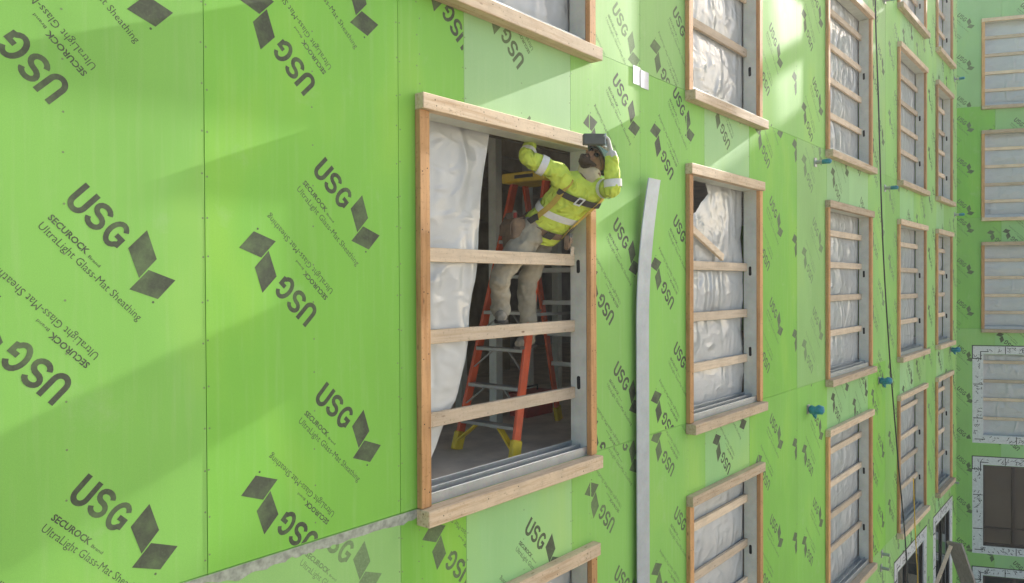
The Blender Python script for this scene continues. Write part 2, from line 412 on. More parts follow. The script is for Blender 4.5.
def board(parent, rects, tone, inkm, xl, z0, res=1, screws=False, tilt=None):
    """one sheathing board (rects share a plane) with its print and screw heads"""
    zlo = min(r[2] for r in rects); zhi = max(r[3] for r in rects); xlo = min(r[0] for r in rects); xhi = max(r[1] for r in rects)
    ta, tb = tilt if tilt else (random.uniform(-.0012, .0012), random.uniform(-.0006, .0006))
    xc, zc = (xlo+xhi)/2, (zlo+zhi)/2
    Y = lambda x, z: ta*(x-xc)+tb*(z-zc)
    m = MB()
    for a, b, c, d in rects:
        a2 = a+(GAP if a == xlo else 0); b2 = b-(GAP if b == xhi else 0); c2 = c+(GAP if c == zlo else 0); d2 = d-(GAP if d == zhi else 0)
        m.add([(x, Y(x, z)+t, z) for x in (a2, b2) for t in (0, .016) for z in (c2, d2)],
              [(0, 1, 3, 2), (4, 6, 7, 5), (0, 4, 5, 1), (2, 3, 7, 6), (0, 2, 6, 4), (1, 5, 7, 3)])
    o = m.build('sheathing_board', tone, parent)
    pr = prints([(a+.006, b-.006, c+.006, d-.006) for a, b, c, d in rects], xl, z0, zlo, zhi, res)
    for one_mark in pr:
        p = MB()
        for q in one_mark:
            n = len(p.v); p.v += [(x, Y(x, z)-.00022, z) for x, z in q]; p.f.append(tuple(range(n, n+len(q))))
        me = bpy.data.meshes.new('printed_mark'); me.from_pydata([(x, y, z+ZC) for x, y, z in p.v], [], p.f); me.materials.append(MT[inkm]); me.update()
        link('printed_mark', me, o)
    if screws:
        s = MB()
        for a, b, c, d in rects:
            n = max(1, round((b-a)/.61)); xs = [a+.012, b-.012]+[a+(b-a)*i/n for i in range(1, n)]
            for x in xs:
                z = c+.08
                while z < d-.03:
                    cx, cz = x+random.uniform(-.004, .004), z+random.uniform(-.02, .02); z += .203
                    R = .0052; y = Y(cx, cz)-.0004
                    s.add([(cx+R*math.cos(q*math.pi/3), y, cz+R*math.sin(q*math.pi/3)) for q in range(6)], [(0, 1, 2, 3, 4, 5)])
        s.build('screw_heads', 'screw', o, kind='stuff')
    return o

# ------------------------------------------------------------------ one framed window opening
SH = 3.262
def plastic_mesh(x0, x1, z0, z1, y, seed, rails=(), edge=None, amp=.018, nx=26, nz=44, topfree=0):
    m = MB(); vs = []; fs = []
    for j in range(nz+1):
        for i in range(nx+1):
            u = i/nx; z = z0+(z1-z0)*j/nz
            xa, xb = (x0, x1) if edge is None else edge(z)
            x = xa+(xb-xa)*u
            nn = noise.noise(Vector((x*2.2+seed*3.7, z*2.8, seed)))*.9+noise.noise(Vector((x*5+seed, z*4+x*2, seed*2)))*.55+noise.noise(Vector((x*12, z*9+x*5, seed*5)))*.25
            fold = abs(noise.noise(Vector((x*3+z*1.3, z*.7, seed*9))))*.8
            d = 0
            zs = sorted([z0]+[q for q in rails if z0 < q < z1]+[z1])
            for q in range(len(zs)-1):
                if zs[q] <= z <= zs[q+1]: d = math.sin(math.pi*(z-zs[q])/max(zs[q+1]-zs[q], .01))
            bulge = -.05*max(0, d)**.7*max(0, math.sin(math.pi*u))**.5
            k = min(1, u*8, (1-u)*8) if edge is None else 1
            vs.append((x, y+(nn+fold-.3)*amp*k*(.35+.65*d)+bulge*(.6+.4*nn), z))
    for j in range(nz):
        for i in range(nx):
            a = j*(nx+1)+i; fs.append((a, a+1, a+nx+2, a+nx+1))
    m.add(vs, fs); return m
def oval(m, x, y, z, ry, rz, nrm=-1):
    m.add([(x, y+ry*math.cos(a), z+math.copysign(rz-ry, math.sin(a+.001))+ry*math.sin(a)) for a in [k*math.pi/6 for k in range(12)]], [tuple(range(12))])
def window(parent, X0, X1, zb, rails, seed, worker=False, torn=False, det=True):
    zt = zb+2.545; xi0, xi1 = X0+.085, X1-.085
    h = MB(); j = lambda a: random.uniform(-a, a)
    # header board is the window's own mesh; the rest hangs under it
    h.cbox(X0-.004+j(.006), X1+.004+j(.006), -.076, 0, zt-.1, zt+j(.003), .004)
    W = h.build('window_opening', 'wh', parent)
    for a, b in ((X0, xi0), (xi1, X1)):
        m = MB(); m.cbox(a+j(.002), b+j(.002), -.046, 0, zb, zt-.101, .004); m.build('jamb', 'wv', W)
    m = MB(); m.cbox(X0-.006, X1+.006+j(.02), -.112, 0, zb-.104, zb-.004, .005); m.build('sill', 'wh', W)
    if X0 < 10 and det:
        m = MB(); disc = lambda x, y, z: m.add([(x+.0048*math.cos(q*math.pi/3), y, z+.0048*math.sin(q*math.pi/3)) for q in range(6)], [(0, 1, 2, 3, 4, 5)])
        for xc in (X0+.042, X1-.042):
            z = zb+.12
            while z < zt-.15: disc(xc-.022+j(.006), -.0465, z); disc(xc+.02+j(.006), -.0465, z+j(.03)); z += .38+j(.05)
        x = X0+.1
        while x < X1-.05: disc(x, -.0765, zt-.03+j(.01)); disc(x+j(.03), -.0765, zt-.075+j(.01)); disc(x+j(.1), -.1125, zb-.05+j(.03)); x += .41+j(.05)
        m.build('nail_heads', 'slot', W, kind='stuff')
    ztop = zt-.1
    m = MB(); m.box(xi1, xi1+.004, .001, .152, zb, ztop+.02); st = m.build('steel_stud', 'stud', W)
    for zz in (zb+1.515, zb+.575):
        m = MB(); oval(m, xi1-.0012, .075, zz, .018, .055); m.build('stud_slot', 'slot', st)
    m = MB(); m.box(xi0-.004, xi0, .001, .152, zb, ztop+.02); m.build('steel_stud', 'stud', W)
    m = MB(); m.box(xi0, xi1, .001, .152, ztop, ztop+.004); m.build('steel_head_track', 'stud', W)
    # folded sill track: front lip, pan, rear lip
    m = MB()
    prof = [(-.003, 0), (-.003, .066), (.001, .070), (.005, .066), (.006, .030), (.058, .030), (.060, .084), (.063, .087), (.066, .084), (.068, .040), (.143, .040), (.144, .098), (.147, .101), (.150, .098), (.151, .0)]
    n = len(prof)
    m.add([(x, y, zb-.002+z) for x in (xi0, xi1) for y, z in prof], [(i, i+1, i+1+n, i+n) for i in range(n-1)]+[tuple(range(n)), tuple(range(2*n-1, n-1, -1))])
    m.build('steel_sill_track', 'galv', W)
    for z in rails:
        m = MB(); t = j(.006)
        m.cbox(xi0, xi1-.001, .108, .146, zb+z-.046+t, zb+z+.046+t, .003); m.build('rail', 'rail', W)
    if worker:
        def edge(z):
            zz = z-zb; k = [(0.02, 3.42), (.25, 3.57), (.6, 3.79), (1.0, 3.92), (1.5, 4.00), (2.0, 4.06), (2.46, 4.14)]
            for (a, xa), (b, xb) in zip(k, k[1:]):
                if zz <= b: return (3.31, xa+(xb-xa)*(zz-a)/(b-a)+.008*math.sin(z*7))
            return (3.31, 4.14)
        m = plastic_mesh(0, 0, zb+.03, ztop+.01, .185, seed, [], edge, .022)
    elif torn:
        def edge(z):
            zz = z-zb; xa = xi0-.02
            if zz > 1.85: xa = xi0+min(.78, (zz-1.85)*1.7)+.03*math.sin(zz*30)
            return (xa, xi1+.015)
        m = plastic_mesh(0, 0, zb+.03, ztop+.01, .178, seed, [zb+q for q in rails], edge, .035)
    else:
        m = plastic_mesh(xi0-.02, xi1+.02, zb+.03, ztop+.02, .172, seed, [zb+q for q in rails], None, .03 if det else .02, 26 if det else 14, 44 if det else 24)
    m.build('plastic_sheet', 'plas', W, smooth=True)
    return W
def scrawl(m, x0, x1, z0, z1, y, n, rnd):
    """loose black lettering strokes as printed on the flashing tape"""
    for _ in range(n):
        x = rnd.uniform(x0, x1); z = rnd.uniform(z0, z1); L = rnd.uniform(.05, .13); a = rnd.choice((.75, .8, .7, -.75, 2.3))
        pts = [(x, z)]
        for q in range(3):
            x += L/3*math.cos(a); z += L/3*math.sin(a); a += rnd.uniform(-1.3, 1.3); pts.append((x, z))
        for t in stroke(pts, .014):
            if all(x0 <= p.x <= x1 and z0 <= p.y <= z1 for p in t): m.add([(p.x, y, p.y) for p in t], [(0, 1, 2)])
def taped_window(parent, X0, X1, zb, rails, seed, glazed=True):
    """opening lined with printed white flashing tape, glazed or sheeted"""
    rnd = random.Random(seed); zt = zb+2.545; T = .30
    xi0, xi1, zi0, zi1 = X0+.06, X1-.06, zb+.13, zt-.02
    m = MB()
    m.box(X0-.22, X1+.22, -.0035, -.0005, zi1, zt+.22)
    W = m.build('window_opening', 'tape', parent)
    for r in ((X0-.22, xi0, zi0, zi1), (xi1, X1+.22, zi0, zi1), (X0-.22, X1+.22, zb-.10, zi0)):
        m = MB(); m.box(r[0], r[1], -.0035, -.0005, r[2], r[3]); m.build('flashing_tape', 'tape', W)
    m = MB()
    scrawl(m, X0-.2, xi0-.02, zi0, zi1, -.0042, 44, rnd); scrawl(m, xi1+.02, X1+.2, zi0, zi1, -.0042, 20, rnd)
    scrawl(m, X0-.1, X1+.1, zi1+.02, zt+.2, -.0042, 60, rnd); scrawl(m, X0-.1, X1+.1, zb-.08, zi0-.02, -.0042, 50, rnd)
    m.build('tape_print', 'black', W, kind='stuff')
    m = MB()
    for a, b, c, d in ((X0-.23, X1+.23, zt+.21, zt+.235), (X0-.235, X0-.21, zt-.16, zt+.235), (X0-.235, X0+.02, zt-.17, zt-.145),
                       (X0-.02, X0+.005, zt-.2, zt+.06), (X0-.02, X0+.2, zt+.04, zt+.06),
                       (X0-.2, X0+.05, zb+1.62, zb+1.64), (X0-.2, X0+.05, zb+.62, zb+.645), (X0-.16, X0+.06, zb+.0, zb+.022), (X0+.62, X0+.64, zt-.02, zt+.2), (X0+.9, X0+.92, zb-.09, zb+.12)):
        m = MB(); m.box(a, b, -.006, -.004, c, d); m.build('black_tape_edge', 'black', W)
    for a, b in ((xi0-.004, xi0), (xi1, xi1+.004)):
        m = MB(); m.box(a, b, .001, .152, zi0, zi1); m.build('reveal', 'tape', W)
    m = MB(); m.box(xi0, xi1, .001, .152, zi1, zi1+.004); m.build('reveal', 'tape', W)
    m = MB(); m.box(xi0, xi1, .001, .152, zi0-.004, zi0); m.build('reveal', 'tape', W)
    if glazed:
        m = MB(); b = .055
        xm = xi0+.80; zm = zi0+.50
        for r in ((xi0, xi0+b, zi0, zi1), (xi1-b, xi1, zi0, zi1), (xi0+b, xi1-b, zi0, zi0+b*1.5), (xi0+b, xi1-b, zi1-b, zi1), (xm-.05, xm+.05, zi0+b*1.5, zi1-b), (xi0+b, xm-.05, zm, zm+.06), (xm+.05, xi1-b, zm, zm+.06)):
            m.box(r[0], r[1], .02, .09, r[2], r[3])
        fr = m.build('window_frame', 'frame', W)
        for r in ((xi0+b, xm-.05, zi0+b*1.5, zm), (xi0+b, xm-.05, zm+.06, zi1-b), (xm+.05, xi1-b, zi0+b*1.5, zm), (xm+.05, xi1-b, zm+.06, zi1-b)):
            m = MB(); m.box(r[0], r[1], .05, .058, r[2], r[3]); m.build('pane', 'glass', fr)
    else:
        for z in rails:
            m = MB(); m.cbox(xi0, xi1, .10, .138, zb+z-.046, zb+z+.046, .003); m.build('rail', 'rail', W)
        plastic_mesh(xi0, xi1, zi0, zi1, .172, seed, [zb+q for q in rails], None, .03, 20, 36).build('plastic_sheet', 'plas', W, smooth=True)
    return W

# ------------------------------------------------------------------ main facade
bld = root('building', (0, 0, 0), 'long green sheathed facade under construction with five columns of wood framed window openings', 'building')
WX = [(3.245, 5.20), (6.86, 8.745), (11.2, 13.55), (15.39, 17.75), (18.85, 20.65)]
ZB = -1.375
XE = 21.42; XW = -3.0
rows = range(-3, 3)
zbase = lambda r: ZB+SH*r
has = {(r, c) for r in (-1, 0, 1, 2) for c in range(5)} | {(-2, 2), (-2, 3), (-2, 4)}
# wall core behind the boards, cut round the openings
m = MB()
for r in rows:
    zb = zbase(r); x = XW
    for c, (a, b) in enumerate(WX):
        if (r, c) in has:
            m.box(x, a+.081, .018, .15, zb, zb+SH); x = b-.081
            m.box(a+.081, b-.081, .018, .15, zb+2.449+.02, zb+SH)
    m.box(x, XE-.02, .018, .15, zb, zb+SH)
m.build('stud_wall', 'core', bld)
for r in range(-3, 4):
    zb = zbase(r)
    m = MB(); m.box(XW, XE-.02, .152, 7.0, zb-.22, zb-.004 if r < 3 else zb+.1); m.build('floor_slab', 'floor' if r < 3 else 'conc', bld)
m = MB(); m.box(XW, XE-.02, 7.0, 7.2, -ZC, zbase(0)); m.box(XW, XE-.02, 7.0, 7.2, zbase(1)-.4, zbase(3))
for a, b in ((-3, -2.6), (-.2, .4), (2.6, XE-.02)): m.box(a, b, 7.0, 7.2, zbase(0), zbase(1)-.4)  # gaps added out of view to let daylight into the room
m.build('back_wall', 'conc', bld)
m = MB(); m.box(XE-.018, XE, .018, 7.2, -ZC, zbase(3)); m.build('end_wall', 'sat', bld)
m = MB(); m.box(XW-.02, XW, .018, 7.2, -ZC, zbase(0)+.2); m.box(XW-.02, XW, .018, 7.2, zbase(1)-.35, zbase(3)); m.box(XW-.02, XW, .018, .9, zbase(0)+.2, zbase(1)-.35); m.box(XW-.02, XW, 6.2, 7.2, zbase(0)+.2, zbase(1)-.35); m.build('end_wall', 'sat', bld)  # unseen opening added on this storey so skylight enters from the left
# boards
seams_gap = [[-3.0, -1.785, -.565, .655, 1.88, 3.11], [4.905, 5.985, 7.29], [8.45, 10.03, 11.27], [13.42, 14.55, 15.5], [17.9, 18.95], [20.7, XE]]
Z0 = {(.655, 0): .165, (1.88, 0): .428, (4.905, 0): .30, (5.985, 0): .40, (1.88, -1): -1.55, (3.11, -1): -1.34, (3.69, -1): -1.97, (3.11, 0): 2.18, (3.69, 0): 2.18}
def phase(xl, r):
    if (xl, r) in Z0: return Z0[(xl, r)]
    return random.Random(int(xl*100)+r*977).uniform(0, 1.225)
for r in rows:
    zb = zbase(r); z1 = zb+SH; zt = zb+2.545-.03
    edges = [-3.0, -1.785, -.565, .655, 1.88, 3.11, 3.69, 4.905, 5.985, 7.29, 8.45, 10.03, 11.27, 12.35, 13.42, 14.55, 15.6, 16.75, 17.9, 18.95, 19.8, 20.7, XE]
    for a, b in zip(edges, edges[1:]):
        # cut the board round any opening of this storey
        rects = []; x = a
        spand = False
        for c, (wa, wb) in enumerate(WX):
            if (r, c) not in has: continue
            oa, ob = wa+.03, wb-.03
            lo, hi = max(a, oa), min(b, ob)
            if hi-lo < .001: continue
            if lo-x > .001: rects.append((x, lo, zb, z1))
            rects.append((lo, hi, zt, z1)); x = hi
            if lo == a and hi == b: spand = True
        if b-x > .001: rects.append((x, b, zb, z1))
        rnd = random.Random(int(a*50)+r*31)
        if spand or (3.6 < a < 4.8): tone, ik = 'pale', 'inkm'
        elif r == -1 and a < 3: tone, ik = 'mid', 'inkf'
        elif r >= 1: tone, ik = 'mid', rnd.choice(('inkm', 'inkf'))
        elif a > 10: tone, ik = rnd.choice((('sat', 'inkm'), ('mid', 'inkm'), ('mid', 'inkf'))), None
        else: tone, ik = 'sat', 'inkd' if a < 6 and r >= 0 else 'inkm'
        if ik is None: tone, ik = tone
        if spand and r == -1: ik = 'inkd'
        near = a < 9 and -2 < r < 2
        board(bld, rects, tone, ik, a, phase(a, r), 2 if a < 4 else 1, near, None)
# windows
WR = [1.565, 1.03, .495]
WR4 = [2.13, 1.62, 1.12, .62]
for (r, c) in sorted(has):
    a, b = WX[c]; zb = zbase(r); sd_ = r*7+c*3+20
    if r == -2: taped_window(bld, a, b, zb, [], sd_, True)
    elif (r, c) == (0, 0): window(bld, a, b, zb, WR, sd_, worker=True)
    elif (r, c) == (0, 1): window(bld, a, b, zb, WR, sd_, torn=True)
    elif c == 1 and r == 1: window(bld, a, b, zb, [2.0, 1.42, .80], sd_)
    else: window(bld, a, b, zb, [q+random.uniform(-.03, .03) for q in WR4], sd_, det=c < 3)
# grey smear along the storey joint, ragged below
m = MB(); xs = np.linspace(1.35, 3.28, 90); vs = []
for x in xs:
    k = min(1, (x-1.3)*1.6); d = .018+.062*k*(.55+.6*noise.noise(Vector((x*3.1, 0, 5)))+.35*noise.noise(Vector((x*13, 0, 2)))+.18*noise.noise(Vector((x*45, 0, 2))))
    vs += [(x, -.0035, ZB-.004), (x, -.0028, ZB-.004-max(d, .008))]
m.add(vs, [(2*i, 2*i+1, 2*i+3, 2*i+2) for i in range(len(xs)-1)]); m.build('joint_smear', 'smear', bld)
# foil patch over a joint
m = MB(); m.box(5.86, 5.985, -.004, -.0015, 1.755, 1.915); m.box(5.99, 6.13, -.0055, -.003, 1.745, 1.90); m.build('foil_patch', 'foil', bld)
# stand-off brackets for the scaffold ties
def bracket(x, z, kind):
    m = MB(); L = .13
    m.box(x-.05, x+.05, -.012, .004, z-.06, z+.06)
    m.tube([(x, -.012, z), (x, -L, z)], [.027, .027], 14)
    b = m.build('wall_bracket', 'tube', bld, smooth=False)
    m = MB()
    if kind == 'cap':
        m.tube([(x, -L+.03, z), (x, -L-.07, z), (x, -L-.09, z)], [.032, .034, .016], 14); m.build('blue_cap', 'teal', b, smooth=True)
    elif kind == 'wrap':
        m.tube([(x, -.02, z), (x, -.04, z), (x, -.10, z-.01), (x-.01, -.15, z+.01), (x, -.20, z), (x, -.215, z)], [.04, .060, .052, .064, .055, .02], 14)
        m.tube([(x, -.08, z-.04), (x+.01, -.09, z-.08), (x+.02, -.10, z-.12)], [.035, .028, .008], 8); m.build('blue_tape_wrap', 'teal', b, smooth=True)
for x, z, k in ((10.75, 1.65, 'cap'), (14.5, 1.65, 'cap'), (21.1, 1.63, 'cap'), (10.45, -1.70, 'wrap'), (14.1, -1.68, 'wrap'), (20.6, -1.6, 'wrap'),
                (14.3, -4.72, ''), (14.25, -4.95, ''), (20.95, -4.83, ''), (14.5, 4.93, 'cap'), (14.2, 4.98, ''), (21.1, 4.9, 'cap')):
    bracket(x, z, k)

# ------------------------------------------------------------------ far wing
th = math.atan2(-.92625, .37695)
wing = root('building_wing', (26.08, .118, 0), 'far green wing at right with wide sheeted openings and taped lower windows', 'building', rz=th, local=True)
WT = 9.3
WA, WB2 = -5.0, 9.0
wcols = [(0.0, 2.6), (4.2, 6.8)]
m = MB()
for r in rows:
    zb = zbase(r); x = WA
    for a, b in wcols:
        m.box(x, a+.056, .018, .15, zb, zb+SH); x = b-.056
        m.box(a+.056, b-.056, .018, .15, zb+2.55, zb+SH)
    m.box(x, WB2, .018, .15, zb, zb+SH)
m.box(WA, WB2, .018, .15, zbase(3), WT)
m.build('stud_wall', 'core', wing)
m = MB(); m.box(WA, WB2, .30, 8, -ZC, WT-.01); m.build('inner_block', 'conc', wing)
for r in list(rows)+[3]:
    zb = zbase(r); z1 = zb+SH if r < 3 else WT; zt = zb+2.545-.03
    ed = [WA, -3.5, -2.3, -1.1, .36 if r % 2 else .52, 1.74, 2.96, 4.0, 5.2, 6.5, 7.7, WB2]
    for a, b in zip(ed, ed[1:]):
        rects = []; x = a; spand = False
        for wa, wb in (wcols if r < 3 else []):
            lo, hi = max(a, wa+.03), min(b, wb-.03)
            if hi-lo < .001: continue
            if lo-x > .001: rects.append((x, lo, zb, z1))
            rects.append((lo, hi, zt, z1)); x = hi
            if lo == a: spand = True
        if b-x > .001: rects.append((x, b, zb, z1))
        tone = 'pale' if spand or r == 2 else 'sat' if r in (1, 0) else 'mid'
        board(wing, rects, tone, 'inkd' if spand else 'inkm', a-.15, phase(a+50, r), 1)
# unseen board on posts, added over the roof edge to cast a shadow band
m = MB(); m.cbox(WA, WB2, .20, .24, 9.99, 10.31, .004); m.build('shadow_board', 'plank', wing)
for i in range(8):
    x = WA+.4+i*1.85; m = MB(); m.cbox(x-.04, x+.04, .242, .30, WT-.01, 10.40, .004); m.build('shadow_board_post', 'wv', wing)
for r in rows:
    for ci, (a, b) in enumerate(wcols):
        zb = zbase(r)
        if r >= 0: window(wing, a, b, zb, [2.02, 1.50, .98, .48], 60+r*3+ci, det=False)
        elif r == -1: taped_window(wing, a, b, zb, [2.28, 1.72, 1.18, .62], 80+ci, False)
        else: taped_window(wing, a, b, zb, [], 90+r*3+ci, True)

# ------------------------------------------------------------------ room behind the worker
for i, x in enumerate([4.0, 4.9, 5.55, 6.15, 6.75, 7.35, 7.95, 8.6]):
    y = 2.3
    if i == 1: x, y = 5.57, 1.3
    m = MB(); a, b = x-.045, x+.045; z0, z1 = ZB-.004, ZB+SH-.222
    for q in ((a, b, y, y+.004), (a, a+.004, y+.004, y+.09), (b-.004, b, y+.004, y+.09)): m.box(*q, z0, z1)
    m.build('partition_stud', 'stud', bld)
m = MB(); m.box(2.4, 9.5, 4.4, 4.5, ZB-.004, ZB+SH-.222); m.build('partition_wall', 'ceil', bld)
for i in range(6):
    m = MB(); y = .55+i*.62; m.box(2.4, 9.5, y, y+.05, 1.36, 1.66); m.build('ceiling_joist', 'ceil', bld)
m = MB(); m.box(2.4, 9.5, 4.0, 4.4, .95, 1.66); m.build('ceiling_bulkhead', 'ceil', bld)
m = MB(); m.cbox(3.55, 4.10, .24, .33, ZB-.004, ZB+.034, .003)
one(m, 'lumber_offcut', 'rail', (3.8, .28, ZC+ZB-.004), 'short pale lumber offcut lying on the slab inside the open window', 'lumber')

tb = root('toolbox', (6.35, 1.55, ZC+ZB-.004), 'small red toolbox on the slab behind the orange ladder', 'toolbox')
z0 = ZB-.004
m = MB(); m.cbox(6.15, 6.6, 1.42, 1.66, z0, z0+.20, .008); m.build('box', 'red', tb)
m = MB(); m.cbox(6.14, 6.61, 1.41, 1.67, z0+.202, z0+.25, .01); m.build('lid', 'red', tb)
m = MB(); m.tube([(6.27, 1.54, z0+.25), (6.27, 1.54, z0+.30), (6.48, 1.54, z0+.30), (6.48, 1.54, z0+.25)], [.01]*4, 8); m.build('handle', 'strapd', tb)
# ------------------------------------------------------------------ step ladder
FL = ZB-.004
lad = root('step_ladder', (5.3, .65, ZC+FL), 'orange fibreglass step ladder with yellow top cap and feet inside the open window', 'ladder')
TZ = .90
fn = (Vector((4.62, .35, FL)), Vector((5.18, .44, TZ))); ff = (Vector((4.62, .97, FL)), Vector((5.20, .80, TZ)))
bn = (Vector((6.26, .22, FL)), Vector((5.34, .45, TZ))); bf = (Vector((6.26, 1.10, FL)), Vector((5.34, .80, TZ)))
def at(seg, z): t = (z-seg[0].z)/(seg[1].z-seg[0].z); return seg[0].lerp(seg[1], t)
for sgm, wd in ((fn, .082), (ff, .082), (bn, .06), (bf, .06)):
    m = MB(); m.bar(at(sgm, FL+.05), sgm[1], wd, .030, (1, 0, 0), .004); rl = m.build('side_rail', 'orange', lad)
    m = MB(); p = sgm[0]; q = at(sgm, FL+.15); m.bar((p.x, p.y, FL+.001), q, wd+.03, .05, (1, 0, 0), .01); m.build('foot', 'lyel', lad)
for k in range(6):
    z = FL+.255+.3*k
    if z > TZ-.15: break
    a, b = at(fn, z), at(ff, z)
    m = MB(); m.cbox(a.x-.05, a.x+.045, a.y+.015, b.y-.015, z-.03, z, .004); stp = m.build('step', 'alu', lad)
    if k < 4:
        for p, s_ in ((a, 1), (b, -1)):
            lo = at(fn if s_ > 0 else ff, z-.17); m = MB(); m.bar(lo+Vector((-.02, .016*s_, 0)), Vector((p.x-.02, p.y+.17*s_, z-.031)), .022 if k else .06, .006 if k else .014, (1, 0, 0), .001)
            m.build('step_brace', 'lyel' if k == 0 else 'alu', stp)
    a, b = at(bn, z+.05), at(bf, z+.05)
    m = MB(); m.bar(a, b, .045, .02, (0, 0, 1), .003); m.build('rear_bar', 'alu', lad)
for n_, f_ in ((bn, fn), (bf, ff)):
    a, b = at(f_, -.25), at(n_, -.25); m = MB(); m.bar(a, b, .025, .006, (0, 0, 1), .001); m.build('spreader', 'alu', lad)
m = MB(); m.cbox(5.07, 5.45, .39, .85, TZ-.03, TZ+.055, .012); cap_ = m.build('top_cap', 'lyel', lad)
m = MB(); m.box(5.0685, 5.07, .50, .70, TZ+.0, TZ+.03); m.build('cap_label', 'strapd', cap_)
m = MB(); p = at(fn, -.18); m.bar(at(fn, -.28)+Vector((-.005, -.0165, 0)), at(fn, -.10)+Vector((-.005, -.0165, 0)), .045, .002, (1, 0, 0), .0005); m.build('warning_label', 'lyel', lad)

# ------------------------------------------------------------------ worker
WP = root('person', (4.7, .36, ZC-.53), 'worker in lime high visibility shirt and harness leaning out of the open window', 'person')
def bake(mb, name, mat, parent, voxel=.012, sm=3, wr=0., wscale=14, seed=0):
    me = bpy.data.meshes.new(name); me.from_pydata(mb.v, [], mb.f)
    import bmesh
    bm = bmesh.new(); bm.from_mesh(me); bmesh.ops.recalc_face_normals(bm, faces=bm.faces); bm.to_mesh(me); bm.free()
    o = bpy.data.objects.new('tmp', me); col.objects.link(o)
    md = o.modifiers.new('r', 'REMESH'); md.mode = 'VOXEL'; md.voxel_size = voxel
    if sm: s_ = o.modifiers.new('s', 'SMOOTH'); s_.iterations = sm; s_.factor = .5
    bpy.context.view_layer.update()
    e = bpy.data.meshes.new_from_object(o.evaluated_get(bpy.context.evaluated_depsgraph_get()))
    bpy.data.objects.remove(o); bpy.data.meshes.remove(me)
    o0 = parent['_o']; N = [v.normal.copy() for v in e.vertices]
    for v, nn in zip(e.vertices, N):
        if wr:
            p = v.co
            q = noise.noise(Vector((p.x*wscale, p.y*wscale, p.z*wscale*1.7+seed)))+.6*abs(noise.noise(Vector((p.x*wscale*2+p.z*9, p.y*wscale*2, p.z*wscale*2-p.x*12+seed))))
            v.co = p+nn*(q*wr)
        v.co = v.co+Vector((0, 0, ZC))-Vector(o0)
    e.materials.clear(); e.materials.append(MT[mat]); e.polygons.foreach_set('use_smooth', [True]*len(e.polygons)); e.update()
    return link(name, e, parent)
V = Vector
pel = V((4.815, .255, .42)); che = V((4.83, -.06, .70)); nek = V((4.90, -.195, .812))
RS = V((4.655, -.05, .835)); LS = V((4.935, -.25, .725))
RE = V((4.465, .09, .940)); RW = V((4.64, .185, 1.085))
LE = V((4.81, -.445, .70)); LW = V((4.80, -.435, .955))
RH = V((4.71, .25, .40)); LH = V((4.925, .30, .385)); RK = V((4.36, .262, .06)); RA = V((4.46, .345, -.222))
LK = V((4.82, .37, -.01)); LA = V((4.935, .45, -.43))
sh = (LS-RS).normalized(); ax = (nek-pel).normalized(); frn = ax.cross(sh).normalized()
if frn.dot(V((-1, -1, .3))) < 0: frn = -frn
def torso_rings(sc_=1., add=0., seg=28, ts=None):
    keys = [(-.10, .165, .115), (.0, .172, .122), (.15, .165, .118), (.35, .165, .118), (.6, .185, .126), (.8, .20, .122), (.92, .185, .10), (1.0, .11, .075)]
    out = []
    for t in (ts if ts else [k[0] for k in keys]):
        for (a, wa, da), (b, wb, db) in zip(keys, keys[1:]):
            if t <= b: q = (t-a)/(b-a); wd = wa+(wb-wa)*q; dp = da+(db-da)*q; break
        cpt = pel.lerp(nek, t)+frn*(.02*math.sin(max(0, min(1, t))*math.pi))
        ring = []
        for k in range(seg):
            a = 2*math.pi*k/seg; ca, sa = math.cos(a), math.sin(a)
            e_ = .8; x = math.copysign(abs(ca)**e_, ca)*(wd*sc_+add); y = math.copysign(abs(sa)**e_, sa)*(dp*sc_+add)
            ring.append(cpt+sh*x+frn*y)
        out.append(ring)
    return out
def tors(t, a, off=0.):
    r_ = torso_rings(1, off, 64, [t])[0]; k = int(round(a/(2*math.pi)*64)) % 64
    c_ = pel.lerp(nek, t); return r_[k], (r_[k]-c_).normalized()
def limb(mb, pts, rad, seg=14): mb.tube(pts, rad, seg, smooth=4)
def hand(mb, wr, d, pn, size=1., curl=.6, rad=.0095, thumb_side=1):
    """palm, four fingers of unequal length and a thumb leaving the side of the palm"""
    d = d.normalized(); pn = (pn-pn.dot(d)*d).normalized(); s_ = d.cross(pn)*thumb_side
    mb.tube([wr, wr+d*.03*size, wr+d*.085*size, wr+d*.10*size], [(.026, .02), (.034, .017), (.041, .016), (.036, .012)], 12, ref=s_)
    for i, L in enumerate((.074, .082, .077, .060)):
        b = wr+d*.093*size+s_*(.030-.020*i)*size; dd = d.copy(); p = b; path = [p-d*.015]; ang = 0
        path.append(p)
        for j, fr in enumerate((.45, .32, .23)):
            ang += curl*(1.0, .9, .7)[j]; dd = d*math.cos(ang)+pn*math.sin(ang); p = p+dd*L*fr*size; path.append(p)
        mb.tube(path, [rad, rad, rad*.95, rad*.9, rad*.75], 8)
    b = wr+d*.03*size+s_*.028*size; dd = (d*.6+s_*.75+pn*.35).normalized(); p1 = b+dd*.042*size; d2 = (d*.75+s_*.1+pn*.7).normalized(); p2 = p1+d2*.034*size; p3 = p2+(d*.6+pn*.8-s_*.1).normalized()*.024*size
    mb.tube([b-dd*.01, p1, p2, p3], [rad*1.25, rad*1.15, rad, rad*.8], 8)
# head frame
crown = (rt*.80+V((0, 0, 1))*.50+fw*.22).normalized()
face = (-fw*.78+V((0, 0, 1))*.34-rt*.42); face = (face-face.dot(crown)*crown).normalized(); side = crown.cross(face)
H3 = Matrix((side, face, crown)).transposed()
HC = V((4.93, -.20, .940))
hp = lambda x, y, z: HC+H3 @ V((x, y, z))
